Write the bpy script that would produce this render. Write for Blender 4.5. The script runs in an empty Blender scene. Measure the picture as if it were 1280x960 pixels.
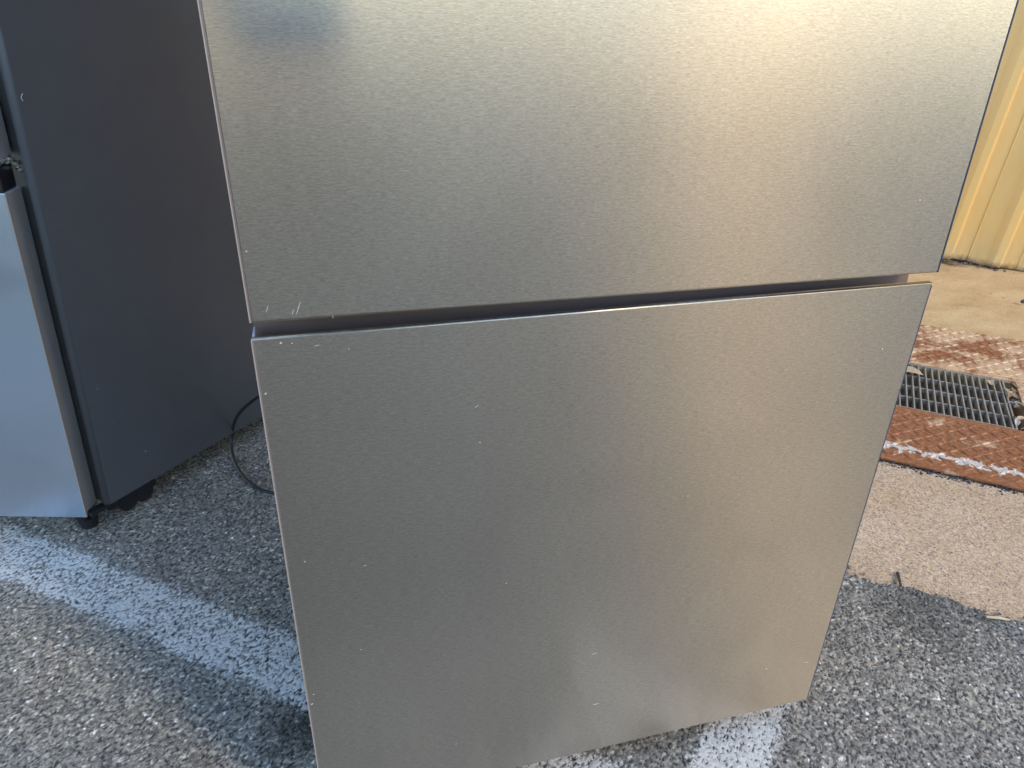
import bpy, bmesh, math, random
import numpy as np
from mathutils import Vector, Matrix
random.seed(7)
SC = bpy.context.scene
COL = SC.collection
R_ = math.radians

# ------------------------------------------------------------------ camera
D = 0.6546            # distance from the camera to the front of the tall fridge
H = 1.029             # camera height
RC = Matrix(((0.96502143, -0.1030602, 0.2410648),
             (-0.2612787, -0.45386043, 0.85190619),
             (0.02161215, -0.88509282, -0.46491247)))   # image right / down / forward in world axes
cam = bpy.data.cameras.new('camera')
cam.sensor_width = 36; cam.lens = 925 / 1280 * 36
cam.clip_start = 0.02; cam.clip_end = 500
camo = bpy.data.objects.new('camera', cam); COL.objects.link(camo)
rot = Matrix((RC.col[0], -RC.col[1], -RC.col[2])).transposed()
camo.matrix_world = Matrix.Translation((0, 0, H)) @ rot.to_4x4()
SC.camera = camo

# ------------------------------------------------------------------ light
SUN_AZ = Vector((math.sin(R_(41)), -math.cos(R_(41)), 0)).normalized()     # towards the sun, on the ground
SUN_EL = R_(37)
w = bpy.data.worlds.new('World'); SC.world = w; w.use_nodes = True
nt = w.node_tree; nt.nodes.clear()
sky = nt.nodes.new('ShaderNodeTexSky'); sky.sky_type = 'NISHITA'; sky.sun_disc = False
sky.sun_elevation = SUN_EL
sky.sun_rotation = math.atan2(SUN_AZ.x, SUN_AZ.y)
sky.air_density = 1.0; sky.dust_density = 0.05; sky.ozone_density = 1.0
bg = nt.nodes.new('ShaderNodeBackground'); bg.inputs[1].default_value = 0.15
wo = nt.nodes.new('ShaderNodeOutputWorld')
nt.links.new(sky.outputs[0], bg.inputs[0]); nt.links.new(bg.outputs[0], wo.inputs[0])
sl = bpy.data.lights.new('sun', 'SUN'); sl.energy = 0.48; sl.angle = R_(9); sl.color = (1.0, 0.77, 0.44)
so = bpy.data.objects.new('sun', sl); COL.objects.link(so)
sd = Vector((SUN_AZ.x * math.cos(SUN_EL), SUN_AZ.y * math.cos(SUN_EL), math.sin(SUN_EL)))
so.rotation_euler = sd.to_track_quat('Z', 'Y').to_euler(); so.location = (4, -6, 6)
SC.view_settings.view_transform = 'Standard'; SC.view_settings.look = 'None'
SC.view_settings.exposure = 1.82; SC.view_settings.gamma = 1
SC.view_settings.use_curve_mapping = False
SC.cycles.use_denoising = True

# ------------------------------------------------------------------ helpers
def ray(u, v): return RC @ Vector((u - 640, v - 480, 925))
def gp(u, v, z=0.0):
    r = ray(u, v); t = (z - H) / r.z
    return Vector((r.x * t, r.y * t, z))
def py(u, v, y):
    r = ray(u, v); t = y / r.y
    return Vector((r.x * t, y, H + r.z * t))
def tag(o, label=None, cat=None, group=None, kind=None):
    if label: o['label'] = label
    if cat: o['category'] = cat
    if group: o['group'] = group
    if kind: o['kind'] = kind
    return o
def empty(name, loc=(0, 0, 0), mat=None):
    o = bpy.data.objects.new(name, None); COL.objects.link(o)
    o.empty_display_size = 0.1
    o.matrix_world = mat if mat is not None else Matrix.Translation(loc)
    return o
def link(name, me, mat, parent=None, smooth=False):
    o = bpy.data.objects.new(name, me); COL.objects.link(o)
    if mat and not me.materials: me.materials.append(mat)
    if parent: o.parent = parent          # children live in their parent's frame
    if smooth:
        me.polygons.foreach_set('use_smooth', [True] * len(me.polygons))
    return o
def frombm(name, bm, mat, parent=None, smooth=False):
    bmesh.ops.recalc_face_normals(bm, faces=bm.faces)
    me = bpy.data.meshes.new(name); bm.to_mesh(me); bm.free()
    return link(name, me, mat, parent, smooth)
def add_box(bm, x0, x1, y0, y1, z0, z1, bev=0, seg=2, M=None):
    vs = [bm.verts.new(c) for c in ((x0,y0,z0),(x1,y0,z0),(x1,y1,z0),(x0,y1,z0),(x0,y0,z1),(x1,y0,z1),(x1,y1,z1),(x0,y1,z1))]
    fs = [bm.faces.new([vs[i] for i in f]) for f in ((0,3,2,1),(4,5,6,7),(0,1,5,4),(1,2,6,5),(2,3,7,6),(3,0,4,7))]
    if bev:
        es = list({e for f in fs for e in f.edges})
        r = bmesh.ops.bevel(bm, geom=es, offset=bev, segments=seg, profile=0.5, affect='EDGES')
        vs = list({v for v in r['verts']} | {v for v in vs if v.is_valid})
    if M is not None:
        for v in vs:
            if v.is_valid: v.co = M @ v.co
    return vs
def box(name, mat, parent, *a, bev=0, seg=2, smooth=False):
    bm = bmesh.new(); add_box(bm, *a, bev=bev, seg=seg)
    return frombm(name, bm, mat, parent, smooth)
def add_cyl(bm, p, q, r, r2=None, n=16):
    p, q = Vector(p), Vector(q); d = q - p
    M = Matrix.Translation((p + q) / 2) @ d.to_track_quat('Z', 'Y').to_matrix().to_4x4()
    bmesh.ops.create_cone(bm, cap_ends=True, segments=n, radius1=r, radius2=r if r2 is None else r2, depth=d.length, matrix=M)
def tube(name, pts, r, mat, parent=None):
    cu = bpy.data.curves.new(name, 'CURVE'); cu.dimensions = '3D'; cu.bevel_depth = r; cu.bevel_resolution = 4
    s = cu.splines.new('NURBS'); s.points.add(len(pts) - 1); s.use_endpoint_u = True; s.order_u = 4; s.resolution_u = 10
    for i, p in enumerate(pts): s.points[i].co = (*p, 1)
    o = bpy.data.objects.new(name, cu)
    dg = bpy.context.evaluated_depsgraph_get()
    me = bpy.data.meshes.new_from_object(o)
    bpy.data.objects.remove(o)
    return link(name, me, mat, parent, True)

# ---- node helper
class N:
    def __init__(s, name):
        s.m = bpy.data.materials.new(name); s.m.use_nodes = True
        s.t = s.m.node_tree; s.t.nodes.clear()
        s.o = s.n('OutputMaterial'); s.b = s.n('BsdfPrincipled'); s.t.links.new(s.b.outputs[0], s.o.inputs[0])
    def n(s, k, **kw):
        x = s.t.nodes.new('ShaderNode' + k)
        for a, v in kw.items(): setattr(x, a, v)
        return x
    def l(s, a, b): s.t.links.new(a, b)
    def set(s, node, key, val):
        if hasattr(val, 'is_linked') or isinstance(val, bpy.types.NodeSocket): s.l(val, node.inputs[key])
        else: node.inputs[key].default_value = val
    def P(s, **kw):
        for k, v in kw.items():
            key = {'color': 'Base Color', 'rough': 'Roughness', 'metal': 'Metallic', 'aniso': 'Anisotropic', 'anrot': 'Anisotropic Rotation', 'spec': 'Specular IOR Level', 'tangent': 'Tangent', 'normal': 'Normal', 'coat': 'Coat Weight', 'coatr': 'Coat Roughness', 'alpha': 'Alpha'}[k]
            s.set(s.b, key, (*v, 1) if isinstance(v, tuple) and len(v) == 3 and key == 'Base Color' else v)
        return s
    def coord(s, scale=(1, 1, 1), rot=(0, 0, 0), kind='Object'):
        tc = s.n('TexCoord'); mp = s.n('Mapping')
        mp.inputs['Scale'].default_value = scale; mp.inputs['Rotation'].default_value = rot
        s.l(tc.outputs[kind], mp.inputs[0]); return mp.outputs[0]
    def noise(s, scale, detail=4, rough=0.55, co=None, dist=0):
        x = s.n('TexNoise'); x.inputs['Scale'].default_value = scale; x.inputs['Detail'].default_value = detail
        x.inputs['Roughness'].default_value = rough; x.inputs['Distortion'].default_value = dist
        s.l(co if co is not None else s.coord(), x.inputs['Vector']); return x.outputs[0]
    def voro(s, scale, co=None, feature='F1', out=0, rnd=1):
        x = s.n('TexVoronoi', feature=feature); x.inputs['Scale'].default_value = scale
        x.inputs['Randomness'].default_value = rnd
        s.l(co if co is not None else s.coord(), x.inputs['Vector']); return x.outputs[out]
    def ramp(s, fac, stops, interp='LINEAR'):
        x = s.n('ValToRGB'); x.color_ramp.interpolation = interp; e = x.color_ramp.elements
        while len(e) < len(stops): e.new(0.5)
        for i, (p, c) in enumerate(stops):
            e[i].position = p; e[i].color = (*c, 1) if isinstance(c, tuple) else (c, c, c, 1)
        s.l(fac, x.inputs[0]); return x.outputs[0]
    def mix(s, fac, a, b, mode='MIX'):
        x = s.n('Mix', data_type='RGBA', blend_type=mode)
        for i, v in ((0, fac), (6, a), (7, b)):
            if isinstance(v, bpy.types.NodeSocket): s.l(v, x.inputs[i])
            else: x.inputs[i].default_value = (*v, 1) if isinstance(v, tuple) else v
        return x.outputs[2]
    def math(s, op, a, b=0.0):
        x = s.n('Math', operation=op)
        for i, v in ((0, a), (1, b)):
            if isinstance(v, bpy.types.NodeSocket): s.l(v, x.inputs[i])
            else: x.inputs[i].default_value = v
        return x.outputs[0]
    def bump(s, h, strength=0.5, dist=0.002, normal=None):
        x = s.n('Bump'); x.inputs['Strength'].default_value = strength; x.inputs['Distance'].default_value = dist
        s.l(h, x.inputs['Height'])
        if normal is not None: s.l(normal, x.inputs['Normal'])
        return x.outputs[0]

def mat_simple(name, color, rough=0.5, metal=0.0, var=0.0, bump=0.0, bscale=200, spec=0.5):
    n = N(name)
    if var:
        nz = n.noise(14, 5)
        n.P(color=n.mix(n.ramp(nz, [(0.3, 0.0), (0.7, 1.0)]), tuple(c * (1 - var) for c in color), tuple(min(1, c * (1 + var)) for c in color)))
    else: n.P(color=color)
    n.P(rough=rough, metal=metal, spec=spec)
    if bump: n.P(normal=n.bump(n.noise(bscale, 3), bump, 0.001))
    return n.m

def mat_steel(name, base, rough, aniso, grain=1.0, seed=0.0, tight=0.195):
    n = N(name)
    uv = n.n('UVMap').outputs[0]
    mp = n.n('Mapping'); n.l(uv, mp.inputs[0])
    mp.inputs['Scale'].default_value = (240, 1450, 1); mp.inputs['Location'].default_value = (seed, seed, 0)
    g = n.noise(1.0, 3, 0.65, co=mp.outputs[0])
    mp2 = n.n('Mapping'); n.l(uv, mp2.inputs[0])
    mp2.inputs['Scale'].default_value = (90, 620, 1); mp2.inputs['Location'].default_value = (seed + 9, seed, 0)
    g2 = n.noise(1.0, 2, 0.6, co=mp2.outputs[0])
    gs = n.math('ADD', n.math('MULTIPLY', g, 0.65), n.math('MULTIPLY', g2, 0.35))
    cl = n.ramp(gs, [(0.33, tuple(c * (1 - 0.26 * grain) for c in base)), (0.67, tuple(min(1, c * (1 + 0.26 * grain)) for c in base))])
    smudge = n.noise(4.5, 6, 0.68, co=uv, dist=.6)
    rg = n.math('ADD', n.math('MULTIPLY', smudge, 0.16), rough - 0.08)
    tg = n.n('Tangent', direction_type='UV_MAP')
    n.P(color=cl, metal=1.0, rough=rg, aniso=aniso, anrot=0.25, tangent=tg.outputs[0])
    nb = n.bump(gs, 0.10 * grain, 0.0004)
    n.P(normal=nb)
    # a second, tighter lobe: the polished floor between the brush marks
    b2 = n.n('BsdfPrincipled'); n.l(cl, b2.inputs['Base Color']); b2.inputs['Metallic'].default_value = 1
    n.l(n.math('ADD', n.math('MULTIPLY', smudge, 0.13), tight - 0.065), b2.inputs['Roughness']); b2.inputs['Anisotropic'].default_value = 0.85; b2.inputs['Anisotropic Rotation'].default_value = 0.25
    n.l(tg.outputs[0], b2.inputs['Tangent']); n.l(nb, b2.inputs['Normal'])
    mx = n.n('MixShader'); mx.inputs[0].default_value = 0.6
    n.l(n.b.outputs[0], mx.inputs[1]); n.l(b2.outputs[0], mx.inputs[2]); n.l(mx.outputs[0], n.o.inputs[0])
    return n.m

M_steel = mat_steel('brushed_steel', (0.385, 0.325, 0.262), 0.45, 0.98)
M_steel2 = mat_steel('sky_reflection_steel', (0.58, 0.70, 0.86), 0.30, 0.5, grain=0.15, seed=4)  # blue of the reflected sky is put into the base colour
M_edge = mat_simple('edge_steel', (0.66, 0.62, 0.56), 0.22, 1.0)
M_side = mat_simple('slate_painted_panel', (0.080, 0.083, 0.090), 0.42, 0.0, var=0.05, bump=0.12, bscale=260)
M_doorside = mat_simple('door_side_metal', (0.38, 0.36, 0.34), 0.36, 0.15, var=0.06)
M_refl = mat_simple('beige_edge_highlight', (0.34, 0.27, 0.22), 0.3, 0.0)  # cream highlight of the door edges, painted as a flat colour
M_refl2 = mat_simple('mauve_edge_reflection', (0.16, 0.125, 0.12), 0.35, 0.0)  # mauve reflection in the rolled edge, painted as a flat colour
M_refl3 = mat_simple('dark_edge_reflection', (0.06, 0.07, 0.10), 0.3, 0.0)  # dark reflection in the right edge, painted as a flat colour
M_black = mat_simple('black_plastic', (0.012, 0.012, 0.014), 0.35, 0.0)
M_rubber = mat_simple('black_rubber', (0.016, 0.017, 0.02), 0.5, 0.0)
M_scoop = mat_simple('grip_metal', (0.14, 0.088, 0.070), 0.6, 0.0, var=0.05, spec=0.25)
M_zinc = mat_simple('zinc_plated_metal', (0.62, 0.63, 0.60), 0.3, 1.0, var=0.25, bump=0.4, bscale=300)
M_cord = mat_simple('cord_rubber', (0.014, 0.016, 0.024), 0.38, 0.0)
M_nick = mat_simple('bare_metal_nick', (0.52, 0.50, 0.46), 0.5, 0.0)
M_clear = mat_simple('pale_plastic', (0.40, 0.40, 0.46), 0.25, 0.0)
M_frame = mat_simple('door_frame_plastic', (0.23, 0.19, 0.175), 0.4, 0.0)

def set_uv(me, fn):
    uv = me.uv_layers.new(name='UVMap') if not me.uv_layers else me.uv_layers[0]
    for lp in me.loops: uv.data[lp.index].uv = fn(me.vertices[lp.vertex_index].co)

# ------------------------------------------------------------------ yard frame
UA = R_(-39.5)
UU = Vector((math.cos(UA), math.sin(UA), 0)); VV = Vector((-math.sin(UA), math.cos(UA), 0))
YARD = Matrix((UU.to_4d(), VV.to_4d(), Vector((0, 0, 1, 0)), Vector((0, 0, 0, 1)))).transposed()
YARD.col[0][3] = 0; YARD.col[1][3] = 0; YARD[3][3] = 1
def uv(u, v, z=0): return UU * u + VV * v + Vector((0, 0, z))

def asphalt_mat(name, attr):
    n = N(name)
    co = n.coord()
    if attr:
        at = n.n('Attribute', attribute_name='stone'); sid = at.outputs['Fac']
        hh = n.n('Attribute', attribute_name='lift').outputs['Fac']
    else:
        v = n.n('TexVoronoi'); v.inputs['Scale'].default_value = 150; n.l(co, v.inputs['Vector'])
        sep = n.n('SeparateColor'); n.l(v.outputs['Color'], sep.inputs[0]); sid = sep.outputs[0]
        hh = n.ramp(v.outputs['Distance'], [(0.1, 1.0), (0.75, 0.0)])
    stone = n.ramp(sid, [(0.0, (0.115, 0.098, 0.077)), (0.25, (0.232, 0.201, 0.157)), (0.5, (0.295, 0.256, 0.200)), (0.72, (0.37, 0.325, 0.255)), (0.90, (0.48, 0.425, 0.335)),
                         (0.94, (0.55, 0.36, 0.20)), (0.962, (0.80, 0.77, 0.70))])
    fine = n.noise(420, 3, 0.7, co=co)
    stone = n.mix(0.45, stone, n.ramp(fine, [(0.3, 0.45), (0.7, 1.25)]), 'MULTIPLY')
    tar = n.mix(0.5, (0.055, 0.056, 0.057), n.ramp(fine, [(0.3, 0.4), (0.7, 1.6)]), 'MULTIPLY')
    c = n.mix(n.ramp(hh, [(0.12, 0.0), (0.5, 1.0)]), tar, stone)
    vv = n.n('TexVoronoi'); vv.inputs['Scale'].default_value = 310; n.l(co, vv.inputs['Vector'])
    s2 = n.n('SeparateColor'); n.l(vv.outputs['Color'], s2.inputs[0])
    c = n.mix(0.6, c, n.ramp(s2.outputs[0], [(0.0, 0.45), (0.35, 0.85), (0.75, 1.15), (0.93, 1.7), (1.0, 2.4)]), 'MULTIPLY')
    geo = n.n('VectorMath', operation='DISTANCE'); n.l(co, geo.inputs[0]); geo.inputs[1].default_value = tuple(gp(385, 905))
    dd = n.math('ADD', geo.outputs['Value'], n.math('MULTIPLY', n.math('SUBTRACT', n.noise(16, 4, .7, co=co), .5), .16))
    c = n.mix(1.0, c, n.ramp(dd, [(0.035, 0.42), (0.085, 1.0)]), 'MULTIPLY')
    g2 = n.n('VectorMath', operation='DISTANCE'); n.l(co, g2.inputs[0]); g2.inputs[1].default_value = tuple(gp(1150, 765))
    d2 = n.math('ADD', g2.outputs['Value'], n.math('MULTIPLY', n.math('SUBTRACT', n.noise(14, 5, .7, co=co), .5), .22))
    c = n.mix(1.0, c, n.ramp(d2, [(0.03, 0.60), (0.13, 1.0)]), 'MULTIPLY')
    big = n.noise(2.3, 5, 0.6, co=co)
    c = n.mix(1.0, c, n.ramp(big, [(0.3, (0.80, 0.80, 0.82)), (0.7, (1.12, 1.09, 1.03))]), 'MULTIPLY')
    if not attr: c = n.mix(1.0, c, (0.66, 0.56, 0.46), 'MULTIPLY')      # dustier, browner ground away from the kerb
    n.P(color=c, rough=0.82, spec=0.3)
    if attr: n.P(normal=n.bump(n.noise(500, 3, 0.7, co=co), 0.9, 0.0012))
    else: n.P(normal=n.bump(n.math('ADD', hh, n.math('MULTIPLY', n.noise(500, 3, 0.7, co=co), 0.4)), 0.9, 0.004))
    return n
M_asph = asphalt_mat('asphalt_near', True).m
M_asph_far = asphalt_mat('asphalt_far', False).m

def vnoise(x, y, seed):
    rs = np.random.RandomState(seed); T = rs.rand(256, 256)
    xi = np.floor(x).astype(int); yi = np.floor(y).astype(int); fx = x - xi; fy = y - yi
    fx = fx * fx * (3 - 2 * fx); fy = fy * fy * (3 - 2 * fy)
    a = T[xi % 256, yi % 256]; b = T[(xi + 1) % 256, yi % 256]; c = T[xi % 256, (yi + 1) % 256]; d = T[(xi + 1) % 256, (yi + 1) % 256]
    return (a * (1 - fx) + b * fx) * (1 - fy) + (c * (1 - fx) + d * fx) * fy
def stones(x, y, cell, seed):
    """rounded stones on a jittered lattice: height 0..1 and an id per stone"""
    rs = np.random.RandomState(seed); JX = rs.rand(512, 512); JY = rs.rand(512, 512); JR = rs.rand(512, 512); ID = rs.rand(512, 512); JH = rs.rand(512, 512); AN = rs.rand(512, 512) * 3.14; TX = rs.rand(512, 512) - .5; TY = rs.rand(512, 512) - .5
    gx = x / cell; gy = y / cell; ix = np.floor(gx).astype(int); iy = np.floor(gy).astype(int)
    best = np.zeros_like(x); bid = np.zeros_like(x)
    for dx in (-1, 0, 1):
        for dy in (-1, 0, 1):
            a = (ix + dx) % 512; b = (iy + dy) % 512
            ox = gx - (ix + dx + JX[a, b]); oy = gy - (iy + dy + JY[a, b])
            ca = np.cos(AN[a, b]); sa = np.sin(AN[a, b])
            ex = ox * ca + oy * sa; ey = (-ox * sa + oy * ca) * 1.35
            r = 0.42 + 0.38 * JR[a, b]
            q = 1 - (np.abs(ex) ** 2.6 + np.abs(ey) ** 2.6) / r ** 2.6
            h = np.where(q > 0, np.clip(q, 0, 1) ** 0.4 * (0.45 + 0.55 * JH[a, b]) + (TX[a, b] * ox + TY[a, b] * oy) * 0.9, 0)
            m = h > best
            best = np.where(m, h, best); bid = np.where(m, ID[a, b], bid)
    return best, bid
def relief(x, y):
    h1, i1 = stones(x, y, 0.0060, 3)
    h2, i2 = stones(x + 3.3, y + 1.7, 0.0038, 5)
    b = h1 * 1.0; s = h2 * 0.62
    h = np.maximum(b, s); i = np.where(b >= s, i1, i2)
    z = h * 0.0019 + (vnoise(x * 9 + 50, y * 9 + 50, 1) - .5) * 0.006 + (vnoise(x * 40 + 50, y * 40 + 50, 2) - .5) * 0.002 - 0.0022
    return z, i, h
def edge_v(u):        # ragged border between asphalt and concrete
    return 1.352 + (vnoise(u * 14 + 90, u * 0 + 3.3, 8) - .5) * 0.026 + (vnoise(u * 60 + 90, u * 0 + 7.3, 9) - .5) * 0.016

def grid_mesh(name, x0, x1, y0, y1, step, keep, lift, mat):
    nx = int((x1 - x0) / step) + 1; ny = int((y1 - y0) / step) + 1
    X, Y = np.meshgrid(x0 + np.arange(nx) * step, y0 + np.arange(ny) * step, indexing='ij')
    X = X + (np.random.RandomState(4).rand(nx, ny) - .5) * step * .5; Y = Y + (np.random.RandomState(6).rand(nx, ny) - .5) * step * .5
    z, i, h = relief(X, Y)
    K = keep(X, Y)
    kf = K[:-1, :-1] & K[1:, :-1] & K[1:, 1:] & K[:-1, 1:]
    idx = np.arange(nx * ny).reshape(nx, ny)
    q = np.stack([idx[:-1, :-1][kf], idx[1:, :-1][kf], idx[1:, 1:][kf], idx[:-1, 1:][kf]], 1)
    used = np.zeros(nx * ny, bool); used[q.ravel()] = True
    mp = np.cumsum(used) - 1
    co = np.stack([X.ravel(), Y.ravel(), (z + lift).ravel()], 1)[used]
    q = mp[q]
    me = bpy.data.meshes.new(name)
    me.vertices.add(len(co)); me.vertices.foreach_set('co', co.astype(np.float32).ravel())
    me.loops.add(q.size); me.loops.foreach_set('vertex_index', q.astype(np.int32).ravel())
    me.polygons.add(len(q)); me.polygons.foreach_set('loop_start', np.arange(0, q.size, 4, dtype=np.int32))
    me.update(calc_edges=True)
    for nm, val in (('stone', i), ('lift', h)):
        a = me.attributes.new(nm, 'FLOAT', 'POINT'); a.data.foreach_set('value', val.ravel()[used].astype(np.float32))
    return link(name, me, mat, None, True)

GX0, GX1, GY0, GY1 = -1.35, 1.75, 0.30, 2.25
def keep_asph(X, Y):
    U = X * UU.x + Y * UU.y; V = X * VV.x + Y * VV.y
    under = (X > 0.03) & (X < 0.60) & (Y > 0.74) & (Y < 1.25)
    beyond = (Y > 2.0) | ((X < -0.75) & (Y > 1.75)) 
    return (V < edge_v(U)) & ~under
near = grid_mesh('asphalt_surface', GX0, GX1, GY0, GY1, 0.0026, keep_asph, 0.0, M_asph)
tag(near, kind='structure')
# the lot beyond, as one sheet with a rectangular opening for the worked surface
bm = bmesh.new()
zf = -0.0130
o_ = [uv(-90, -120, zf), uv(90, -120, zf), uv(90, 1.345, zf), uv(-90, 1.345, zf)]
bm.faces.new([bm.verts.new(p) for p in o_])
tag(frombm('parking_lot_ground', bm, M_asph_far), kind='structure')

# ---- worn painted lines
def paint_mat():
    n = N('worn_line_paint')
    hh = n.n('Attribute', attribute_name='lift').outputs['Fac']
    sid = n.n('Attribute', attribute_name='stone').outputs['Fac']
    co = n.coord()
    wear = n.noise(13, 5, 0.7, co=co)
    fine = n.noise(330, 4, 0.75, co=co)
    m = n.math('ADD', n.math('MULTIPLY', hh, 0.75), n.math('MULTIPLY', wear, 0.85))
    m = n.math('ADD', m, n.math('MULTIPLY', fine, 1.0))
    m = n.math('ADD', m, n.math('MULTIPLY', sid, 0.22))
    ed = n.n('Attribute', attribute_name='edge').outputs['Fac']
    m = n.math('ADD', m, n.math('MULTIPLY', ed, -0.5))
    a = n.ramp(m, [(0.0, 0.0), (1.0, 1.0)])
    a = n.math('MULTIPLY', n.math('SUBTRACT', m, 1.11), 2.6)
    a = n.n('Clamp').outputs[0] if False else a
    cl = n.n('Clamp'); n.l(a, cl.inputs[0])
    n.P(color=n.mix(n.ramp(fine, [(0.3, 0.0), (0.7, 1.0)]), (0.46, 0.42, 0.36), (0.75, 0.70, 0.61)), rough=0.8, alpha=n.math('MULTIPLY', cl.outputs[0], 0.93))
    n.P(normal=n.bump(fine, 0.6, 0.001))
    return n.m
M_paint = paint_mat()
def line_strip(name, A, B, width, wornless=0.0):
    A, B = Vector(A).to_2d(), Vector(B).to_2d(); d = (B - A); L = d.length; d.normalize(); p = Vector((-d.y, d.x))
    st = 0.0026
    def keep(X, Y):
        s = (X - A.x) * d.x + (Y - A.y) * d.y; t = (X - A.x) * p.x + (Y - A.y) * p.y
        U = X * UU.x + Y * UU.y; V = X * VV.x + Y * VV.y
        return (s > 0) & (s < L) & (np.abs(t) < width / 2 + 0.012) & (V < edge_v(U) - .01) & (X > GX0 + .01) & (X < GX1 - .01) & (Y > GY0 + .01) & (Y < GY1 - .01)
    x0 = max(GX0, min(A.x, B.x) - .1); x1 = min(GX1, max(A.x, B.x) + .1); y0 = max(GY0, min(A.y, B.y) - .1); y1 = min(GY1, max(A.y, B.y) + .1)
    o = grid_mesh(name, x0, x1, y0, y1, st, keep, 0.0006, M_paint)
    me = o.data; n_ = len(me.vertices); co = np.empty(n_ * 3, np.float32); me.vertices.foreach_get('co', co); co = co.reshape(-1, 3)
    t = np.abs((co[:, 0] - A.x) * p.x + (co[:, 1] - A.y) * p.y)
    e = np.clip((t - width / 2 + 0.012) / 0.024, 0, 1)
    a = me.attributes.new('edge', 'FLOAT', 'POINT'); a.data.foreach_set('value', (e - wornless * (1 - e)).astype(np.float32))
    return tag(o, kind='structure')
# long line running from the far left under the tall fridge, and the arm that meets it
ldir = Vector((0.613, -0.49)).normalized(); lp = Vector((ldir.y, -ldir.x))
mid = Vector((-0.101, 1.03)) + lp * 0.060
line_strip('painted_line', mid - ldir * 1.6, mid + ldir * 0.77, 0.118, 0.0)
rd = Vector((0.7071, 0.7071)); rp = Vector((-rd.y, rd.x)); rm = Vector((0.600, 0.677))
line_strip('painted_line', rm - rd * 0.33, rm + rd * 0.9, 0.108, 0.17)

# ------------------------------------------------------------------ concrete apron
def conc_mat():
    n = N('weathered_concrete')
    co = n.coord()
    fine = n.voro(330, co=co, out=1)
    sep = n.n('SeparateColor'); n.l(fine, sep.inputs[0])
    agg = n.ramp(sep.outputs[0], [(0.0, (0.38, 0.25, 0.155)), (0.25, (0.55, 0.385, 0.24)), (0.6, (0.65, 0.46, 0.295)), (0.9, (0.73, 0.56, 0.38)), (0.985, (0.16, 0.15, 0.14))])
    f2 = n.noise(130, 4, 0.7, co=co)
    c = n.mix(0.7, agg, n.ramp(f2, [(0.32, 0.62), (0.65, 1.12)]), 'MULTIPLY')
    big = n.noise(5, 5, 0.6, co=co)
    c = n.mix(1.0, c, n.ramp(big, [(0.3, (0.90, 0.84, 0.74)), (0.7, (1.08, 1.06, 1.04))]), 'MULTIPLY')
    spots = n.ramp(n.noise(38, 3, 0.6, co=co), [(0.24, 0.45), (0.31, 1.0)])
    c = n.mix(1.0, c, spots, 'MULTIPLY')
    n.P(color=c, rough=0.88, spec=0.25, normal=n.bump(n.math('ADD', f2, n.math('MULTIPLY', n.noise(500, 2, .6, co=co), .5)), 0.55, 0.003))
    return n.m
def conc2_mat():
    n = N('rust_stained_concrete')
    co = n.coord()
    f2 = n.noise(150, 4, 0.7, co=co)
    band = n.noise(5, 6, 0.68, co=n.coord(scale=(0.8, 1.5, 1), rot=(0, 0, -UA)))
    c = n.ramp(band, [(0.24, (0.37, 0.20, 0.085)), (0.40, (0.57, 0.37, 0.17)), (0.60, (0.68, 0.46, 0.23)), (0.8, (0.74, 0.54, 0.31))])
    c = n.mix(0.6, c, n.ramp(f2, [(0.3, 0.65), (0.66, 1.1)]), 'MULTIPLY')
    c = n.mix(1.0, c, n.ramp(n.noise(55, 3, .6, co=co), [(0.27, 0.4), (0.33, 1.0)]), 'MULTIPLY')
    n.P(color=c, rough=0.85, spec=0.25, normal=n.bump(f2, 0.4, 0.002))
    return n.m
M_conc = conc_mat(); M_conc2 = conc2_mat()
def uvgrid(name, u0, u1, v0, v1, z, mat, nu=1, nv=1, amp=0.0, kind='structure', th=None):
    bm = bmesh.new(); g = {}
    for i in range(nu + 1):
        for j in range(nv + 1):
            u = u0 + (u1 - u0) * i / nu; v = v0 + (v1 - v0) * j / nv
            g[i, j] = bm.verts.new(uv(u, v, z + (random.random() - .5) * amp))
    fs = [bm.faces.new((g[i, j], g[i + 1, j], g[i + 1, j + 1], g[i, j + 1])) for i in range(nu) for j in range(nv)]
    if th:
        r = bmesh.ops.extrude_face_region(bm, geom=fs)
        for e in r['geom']:
            if isinstance(e, bmesh.types.BMVert): e.co.z -= th
    o = frombm(name, bm, mat)
    return tag(o, kind=kind)
uvgrid('concrete_apron', -8, 12, 1.322, 1.836, -0.0030, M_conc, 60, 4, 0.001, th=0.3)
uvgrid('concrete_apron', -8, 12, 1.846, 2.176, -0.0090, M_conc, th=0.3)
uvgrid('concrete_apron', -8, 12, 2.496, 3.95, -0.0045, M_conc2, th=0.3)
uvgrid('concrete_apron', 0.606, 12, 2.1765, 2.4955, -0.0092, M_conc, th=0.3)
uvgrid('concrete_apron', -8, -1.21, 2.1765, 2.4955, -0.0092, M_conc, th=0.3)
uvgrid('drain_channel_floor', -1.3, 0.7, 2.10, 2.56, -0.24, mat_simple('dark_silt', (0.03, 0.027, 0.022), 0.9, bump=.5, bscale=60), 8, 4, 0.01)
uvgrid('gap_floor', -8, 12, 1.82, 1.86, -0.028, mat_simple('black_debris', (0.02, 0.02, 0.022), 0.8, var=.4, bump=.8, bscale=300))

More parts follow.
